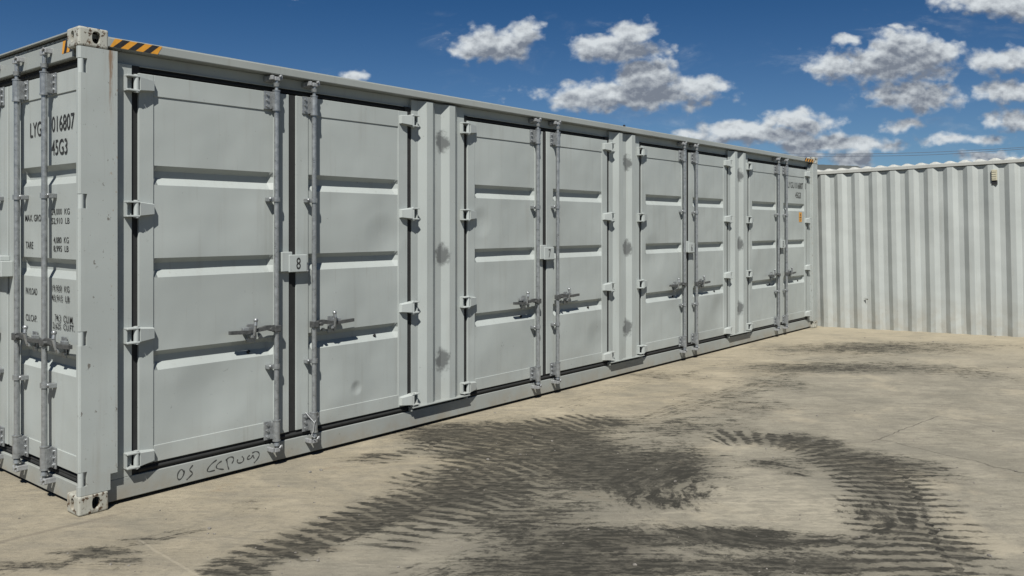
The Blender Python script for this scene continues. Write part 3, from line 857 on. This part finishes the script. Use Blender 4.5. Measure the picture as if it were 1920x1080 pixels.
# u = -t ; leaf next to the near corner spans t = 1.205 .. 0.027
ER = door_mesh(WE, .200, .09, seed=3).build('end_door', M_PAINT, box, ang=14); to_end(ER, 1.205)
rod_set(ER, 1.205 - .95, 1, 1, 2.80, .105); rod_set(ER, 1.205 - .512, 1, 1, 2.80, .105)
EL = door_mesh(WE, .09, .175, seed=4).build('end_door', M_PAINT, box, ang=14); to_end(EL, 1.233 + WE)
rod_set(EL, WE - .127, 1, -1, 2.80, .105); rod_set(EL, WE - .64, 1, -1, 2.80, .105)
mb = MB()
mb.pb(-1.42, -1.135, -.045, .030, 1.372, 1.478, .004); mb.pb(-1.40, -1.19, -.045, .018, 1.478, 1.512, .004)
o = mb.build('lock_box', M_LIGHT, box); to_end(o)
mb2 = MB(); mb2.cyl((-1.17, -.03, 1.40), (-1.17, -.046, 1.40), .011, 10); mb2.build('box_hasp', M_GALVB, o)
PT = PF - .007 + .0022
def endtext(s_, t0, t1, z0, z1):
    lettering(s_, 1.205 - t0, 1.205 - t1, z0, z1, PT + .001, ER)
for a in (('016807', .525, .200, 2.308, 2.408), ('LYGU', .863, .610, 2.296, 2.394), ('45G3', .53, .300, 2.160, 2.258),
          ('24,000  KG', .53, .266, 1.780, 1.824), ('52,910  LB', .53, .268, 1.722, 1.766), ('4,080  KG', .50, .278, 1.602, 1.646), ('8,995  LB', .50, .281, 1.549, 1.592),
          ('19,920  KG', .525, .270, 1.300, 1.344), ('43,915  LB', .53, .268, 1.238, 1.282), ('74.3  CU.M.', .482, .215, 1.116, 1.160), ('2,625  CU.FT.', .512, .199, 1.064, 1.108),
          ('MAX. GROSS', .945, .640, 1.746, 1.790), ('TARE', .935, .815, 1.566, 1.612), ('PAYLOAD', .935, .750, 1.264, 1.308), ('CU.CAP.', .935, .752, 1.088, 1.132)):
    endtext(*a)
# far leaf lettering and its height sticker
FR = bays[3][1]
PTX = PF - .007 + .0042
for s_, a, b_, z0, z1 in (('LYGU 016807', .30, .965, 2.345, 2.445), ('45G3', .62, .86, 2.19, 2.285)):
    lettering(s_, a, b_, z0, z1, PTX, FR)
lettering('0', 1.035, 1.07, 2.345, 2.445, PF + .0012, FR)
mb = MB()
mb.pb(.78, .90, PTX - .001, PTX, 1.80, 1.958, mi=0)
mb.prism([(.815, 1.905), (.87, 1.905), (.8425, 1.945)], 'y', -PTX - .0002, -PTX - .0012, 1)
mb.pb(.80, .88, PTX, PTX + .001, 1.868, 1.884, mi=1); mb.pb(.795, .885, PTX, PTX + .001, 1.842, 1.850, mi=1); mb.pb(.81, .86, PTX, PTX + .001, 1.815, 1.824, mi=1)
mb.build('height_sticker', [M_YEL, M_TBLK], FR, smooth=False)

# hazard tape on the rails beside the castings
def tape(u0, u1, z0, z1, p, first, n, name='hazard_tape', lean=.06):
    mb = MB()
    wdt = (u1 - u0) / n
    for k in range(n):
        a, b = u0 + k * wdt, u0 + (k + 1) * wdt
        cl = lambda q: min(max(q, u0), u1)
        pts = [(cl(a - lean / 2), -p, z0), (cl(b - lean / 2), -p, z0), (cl(b + lean / 2), -p, z1), (cl(a + lean / 2), -p, z1)]
        mb.quad(pts, (k + first) % 2)
    return mb.build(name, [M_YEL, M_TBLK], box, smooth=False, recalc=False)
tape(.182, .512, 2.800, 2.853, .0015, 0, 7)
tape(LEN - .60, LEN - .18, 2.800, 2.853, .0015, 1, 8)
o = tape(-.325, -.17, 2.775, 2.851, -.0285, 0, 4, lean=.03); to_end(o)

# marker pen scrawl on the bottom rail, as drawn by hand
def scrawl():
    import math as m_
    STR = [[(.25, .62), (.16, .95), (.02, .70), (.0, .28), (.10, .12), (.22, .38), (.26, .75)],
           [(.56, 1.0), (.42, .72), (.52, .52), (.56, .36), (.44, .18), (.34, .02)],
           [(1.45, .98), (1.22, .74), (1.08, .38), (1.12, .2), (1.38, .22)],
           [(1.64, .80), (1.48, .66), (1.42, .42), (1.5, .26), (1.72, .12)],
           [(1.84, .80), (1.86, .45), (1.92, .02)], [(1.80, .78), (1.95, .98), (2.10, .90), (2.12, .66), (2.04, .42)],
           [(2.27, .62), (2.24, .40), (2.36, .28), (2.5, .36), (2.52, .62), (2.44, .78)],
           [(2.76, .74), (2.64, .56), (2.68, .42), (2.82, .46), (2.90, .72), (2.92, .5), (2.94, .4)],
           [(2.86, .86), (3.0, .94), (3.14, .80), (3.16, .52), (3.06, .24), (2.94, .04)]]
    mb = MB(); p = -.0488
    for st in STR:
        q = smooth_pts([(x, z) for x, z in st], 2)
        q = [(.640 + x * .195, .046 + z * .088) for x, z in q]
        for k in range(len(q) - 1):
            a, b = q[k], q[k + 1]
            dx, dz = b[0] - a[0], b[1] - a[1]; L = m_.hypot(dx, dz) or 1
            wd = .0036 + .0012 * m_.sin(k * .9)
            nx, nz = -dz / L * wd, dx / L * wd; ex, ez = dx / L * .001, dz / L * .001
            pp = -p + (k % 2) * .0001
            mb.quad([(a[0] - ex + nx, pp, a[1] - ez + nz), (a[0] - ex - nx, pp, a[1] - ez - nz), (b[0] + ex - nx, pp, b[1] + ez - nz), (b[0] + ex + nx, pp, b[1] + ez + nz)])
    mb.build('lettering', M_MARK, box, smooth=False, recalc=False)
scrawl()
mb = MB()                                         # small lashing stub on the top rail
mb.pb(6.03, 6.055, -.03, -.01, 2.856, 2.878, .003)
mb.build('rail_stub', M_TBLK, box)

# ------------------------------------------------------------------ white corrugated container at the back right
wb = thing('shipping_container', 'white corrugated container side wall with dusty foot standing across the yard', 'container',
           loc=(12.31, 1.60, -.035), rot=(0, R(-1.22), R(-90)))
def white_container():
    H = 2.665; Lw = 12.19
    pitch = .2815
    pts = []
    u = -.02
    while u < Lw:
        pts += [(u, 0), (u + .072, 0), (u + .1405, -.040), (u + .2105, -.040)]
        u += pitch
    zl = [-.10, .02, .08, .3, .52, .60, .68, .9, 1.6, 2.3, H - .062]
    mb = MB()
    rows = []
    for z in zl:
        row = []
        for (a, p) in pts:
            j = 0
            if z < .7: j = mnoise.noise(Vector((a * 1.7, z * 2.5, 4))) * .012 * (1 - z / .7)
            dent = -.025 * math.exp(-((a - 2.61) / .06) ** 2 - ((z - .42) / .07) ** 2)
            row.append(mb.bm.verts.new((a + j, -(p + j + dent), z)))
        rows.append(row)
    for i in range(len(zl) - 1):
        for k in range(len(pts) - 1):
            mb.bm.faces.new((rows[i][k], rows[i][k + 1], rows[i + 1][k + 1], rows[i + 1][k]))
    wall = mb.build('corrugated_wall', M_WHITE, wb, smooth=False)
    mb = MB()
    mb.pb(0, Lw, -.075, .003, H - .052, H, .004)
    mb.build('top_rail', M_WRAIL, wb)
    mb = MB()                                    # pressed roof sheet, its rounded ends showing over the rail
    k = 0; u = .03
    while u < Lw - .2:
        prof = [(u, H + .001), (u + .03, H + .026), (u + .065, H + .040), (u + .105, H + .040), (u + .14, H + .026), (u + .17, H + .001)]
        A = [mb.bm.verts.new((a, .012, H + .001)) for a, z in prof]
        B = [mb.bm.verts.new((a, .048, z)) for a, z in prof]
        D_ = [mb.bm.verts.new((a, 2.40, z)) for a, z in prof]
        for i in range(5):
            mb.bm.faces.new((A[i], A[i + 1], B[i + 1], B[i])); mb.bm.faces.new((B[i], B[i + 1], D_[i + 1], D_[i]))
        u += .209
    mb.pb(0, Lw, -2.40, -.012, H - .01, H + .0006)
    mb.build('roof', M_WRAIL, wb)
    mb = MB()
    mb.box(.02, Lw - .02, .10, 2.38, -.1, H - .02)
    mb.build('body', M_WHITE, wb)
    # ventilator in one trough
    uv_ = 4.29
    mb = MB()
    mb.pb(uv_ - .035, uv_ + .035, -.040, .030, 2.36, 2.525, .004)
    for k in range(4): mb.pb(uv_ - .028, uv_ + .028, .030, .035, 2.385 + k * .034, 2.402 + k * .034, .001)
    v = mb.build('vent', M_BEIGE, wb)
    mb = MB()
    mb.pb(uv_ - .036, uv_ + .036, -.040, .012, 2.30, 2.358, .003)
    mb.build('vent_foot', M_TBLK, v)
    # sheet torn and folded outwards low down
    mb = MB()
    mb.bm.faces.new([mb.bm.verts.new(q) for q in ((2.345, -.004, .505), (2.405, -.004, .480), (2.410, -.022, .508))])
    mb.bm.faces.new([mb.bm.verts.new(q) for q in ((2.345, -.006, .505), (2.410, -.024, .508), (2.39, -.004, .545))])
    mb.build('torn_flap', M_WHITE, wb, smooth=False)
white_container()

# ------------------------------------------------------------------ shed roof far behind, cables
def cw(px, d): return Vector((-2.187, -5.113, 0)) + RIGHT * ((px - 960) / PX * d) + FWD * d
def shed():
    d = 30
    a = cw(1330, d); b = cw(1660, d)
    ax = (b - a); L = ax.length
    ang = math.atan2(ax.y, ax.x)
    s_ = thing('storage_shed', 'low shed with a dull grey sheet roof peeking out behind the white container', 'shed', loc=(a.x, a.y, 0), rot=(0, 0, ang))
    mb = MB(); mb.box(0, L - .6, .4, 6, 0, 3.3); mb.build('wall', M_SHEDW, s_)
    mb = MB()
    n = int(L / .25)
    zt = 4.16
    for k in range(n):
        x0 = k * L / n; x1 = x0 + L / n; xm = (x0 + x1) / 2
        e = .03
        dz0 = .0
        if x1 > L - 2.2: dz0 = (x1 - (L - 2.2)) * .04
        mb.bm.faces.new([mb.bm.verts.new(q) for q in ((x0, 0, 3.32), (xm, -e, 3.32), (xm, 2.4 - e, zt - dz0), (x0, 2.4, zt - dz0))])
        mb.bm.faces.new([mb.bm.verts.new(q) for q in ((xm, -e, 3.32), (x1, 0, 3.32), (x1, 2.4, zt - dz0), (xm, 2.4 - e, zt - dz0))])
    mb.box(0, L, 2.41, 6.2, 3.30, 3.70)
    mb.build('roof', M_SHED, s_, smooth=False)
shed()

def cable(ys, label, d0=70):
    pts = []
    for px, y in ys:
        q = cw(px, d0); q.z = 1.707 + (426 - y) / PX * d0; pts.append(q)
    cu = bpy.data.curves.new('power_cable', 'CURVE'); cu.dimensions = '3D'; cu.bevel_depth = .022; cu.bevel_resolution = 1
    sp = cu.splines.new('NURBS'); sp.points.add(len(pts) - 1); sp.use_endpoint_u = True; sp.order_u = 3
    for i, q in enumerate(pts): sp.points[i].co = (*q, 1)
    t_ = bpy.data.objects.new('t', cu); C.objects.link(t_); bpy.context.view_layer.update()
    me = bpy.data.meshes.new_from_object(t_.evaluated_get(bpy.context.evaluated_depsgraph_get()))
    bpy.data.objects.remove(t_); me.materials.clear(); me.materials.append(M_CABLE)
    o = bpy.data.objects.new('power_cable', me); C.objects.link(o)
    o['label'] = label; o['category'] = 'cable'; o['group'] = 'overhead power cables'
cable([(1150, 280), (1400, 288), (1600, 289), (1720, 286.5), (1820, 282), (1920, 276.5), (2150, 255), (2600, 200)], 'upper of the two thin dark power cables over the white container')
cable([(1150, 285), (1400, 292.5), (1600, 293), (1720, 291.5), (1820, 286.5), (1920, 279.5), (2150, 258), (2600, 203)], 'lower of the two thin dark power cables over the white container')

# loose grit on the slab
def grit():
    rnd = random.Random(3); mb = MB()
    for k in range(420):
        d = 3.9 + 9 * rnd.random() ** 1.6
        px = rnd.uniform(-100, 2000); q = cw(px, d)
        if q.y > -.06 and q.x > -.1: continue
        if q.x > 12.2: continue
        r = rnd.choice((.003, .004, .005, .005, .007, .010)) * rnd.uniform(.7, 1.3)
        z = float(ground_h(np.array(q.x), np.array(q.y)))
        t = bmesh.new(); bmesh.ops.create_icosphere(t, subdivisions=1, radius=r)
        for v in t.verts: v.co *= rnd.uniform(.7, 1.25)
        M = Matrix.Translation((q.x, q.y, z + r * .35)) @ Matrix.Rotation(rnd.uniform(0, 6), 4, 'Z') @ Matrix.Diagonal((1.3, .9, .6, 1))
        mb.add(t, 0, M)
    o = mb.build('gravel', M_STONE, None, smooth=False)
    o['kind'] = 'stuff'
    o['label'] = 'loose grit and small stones scattered over the dusty concrete'; o['category'] = 'gravel'
grit()
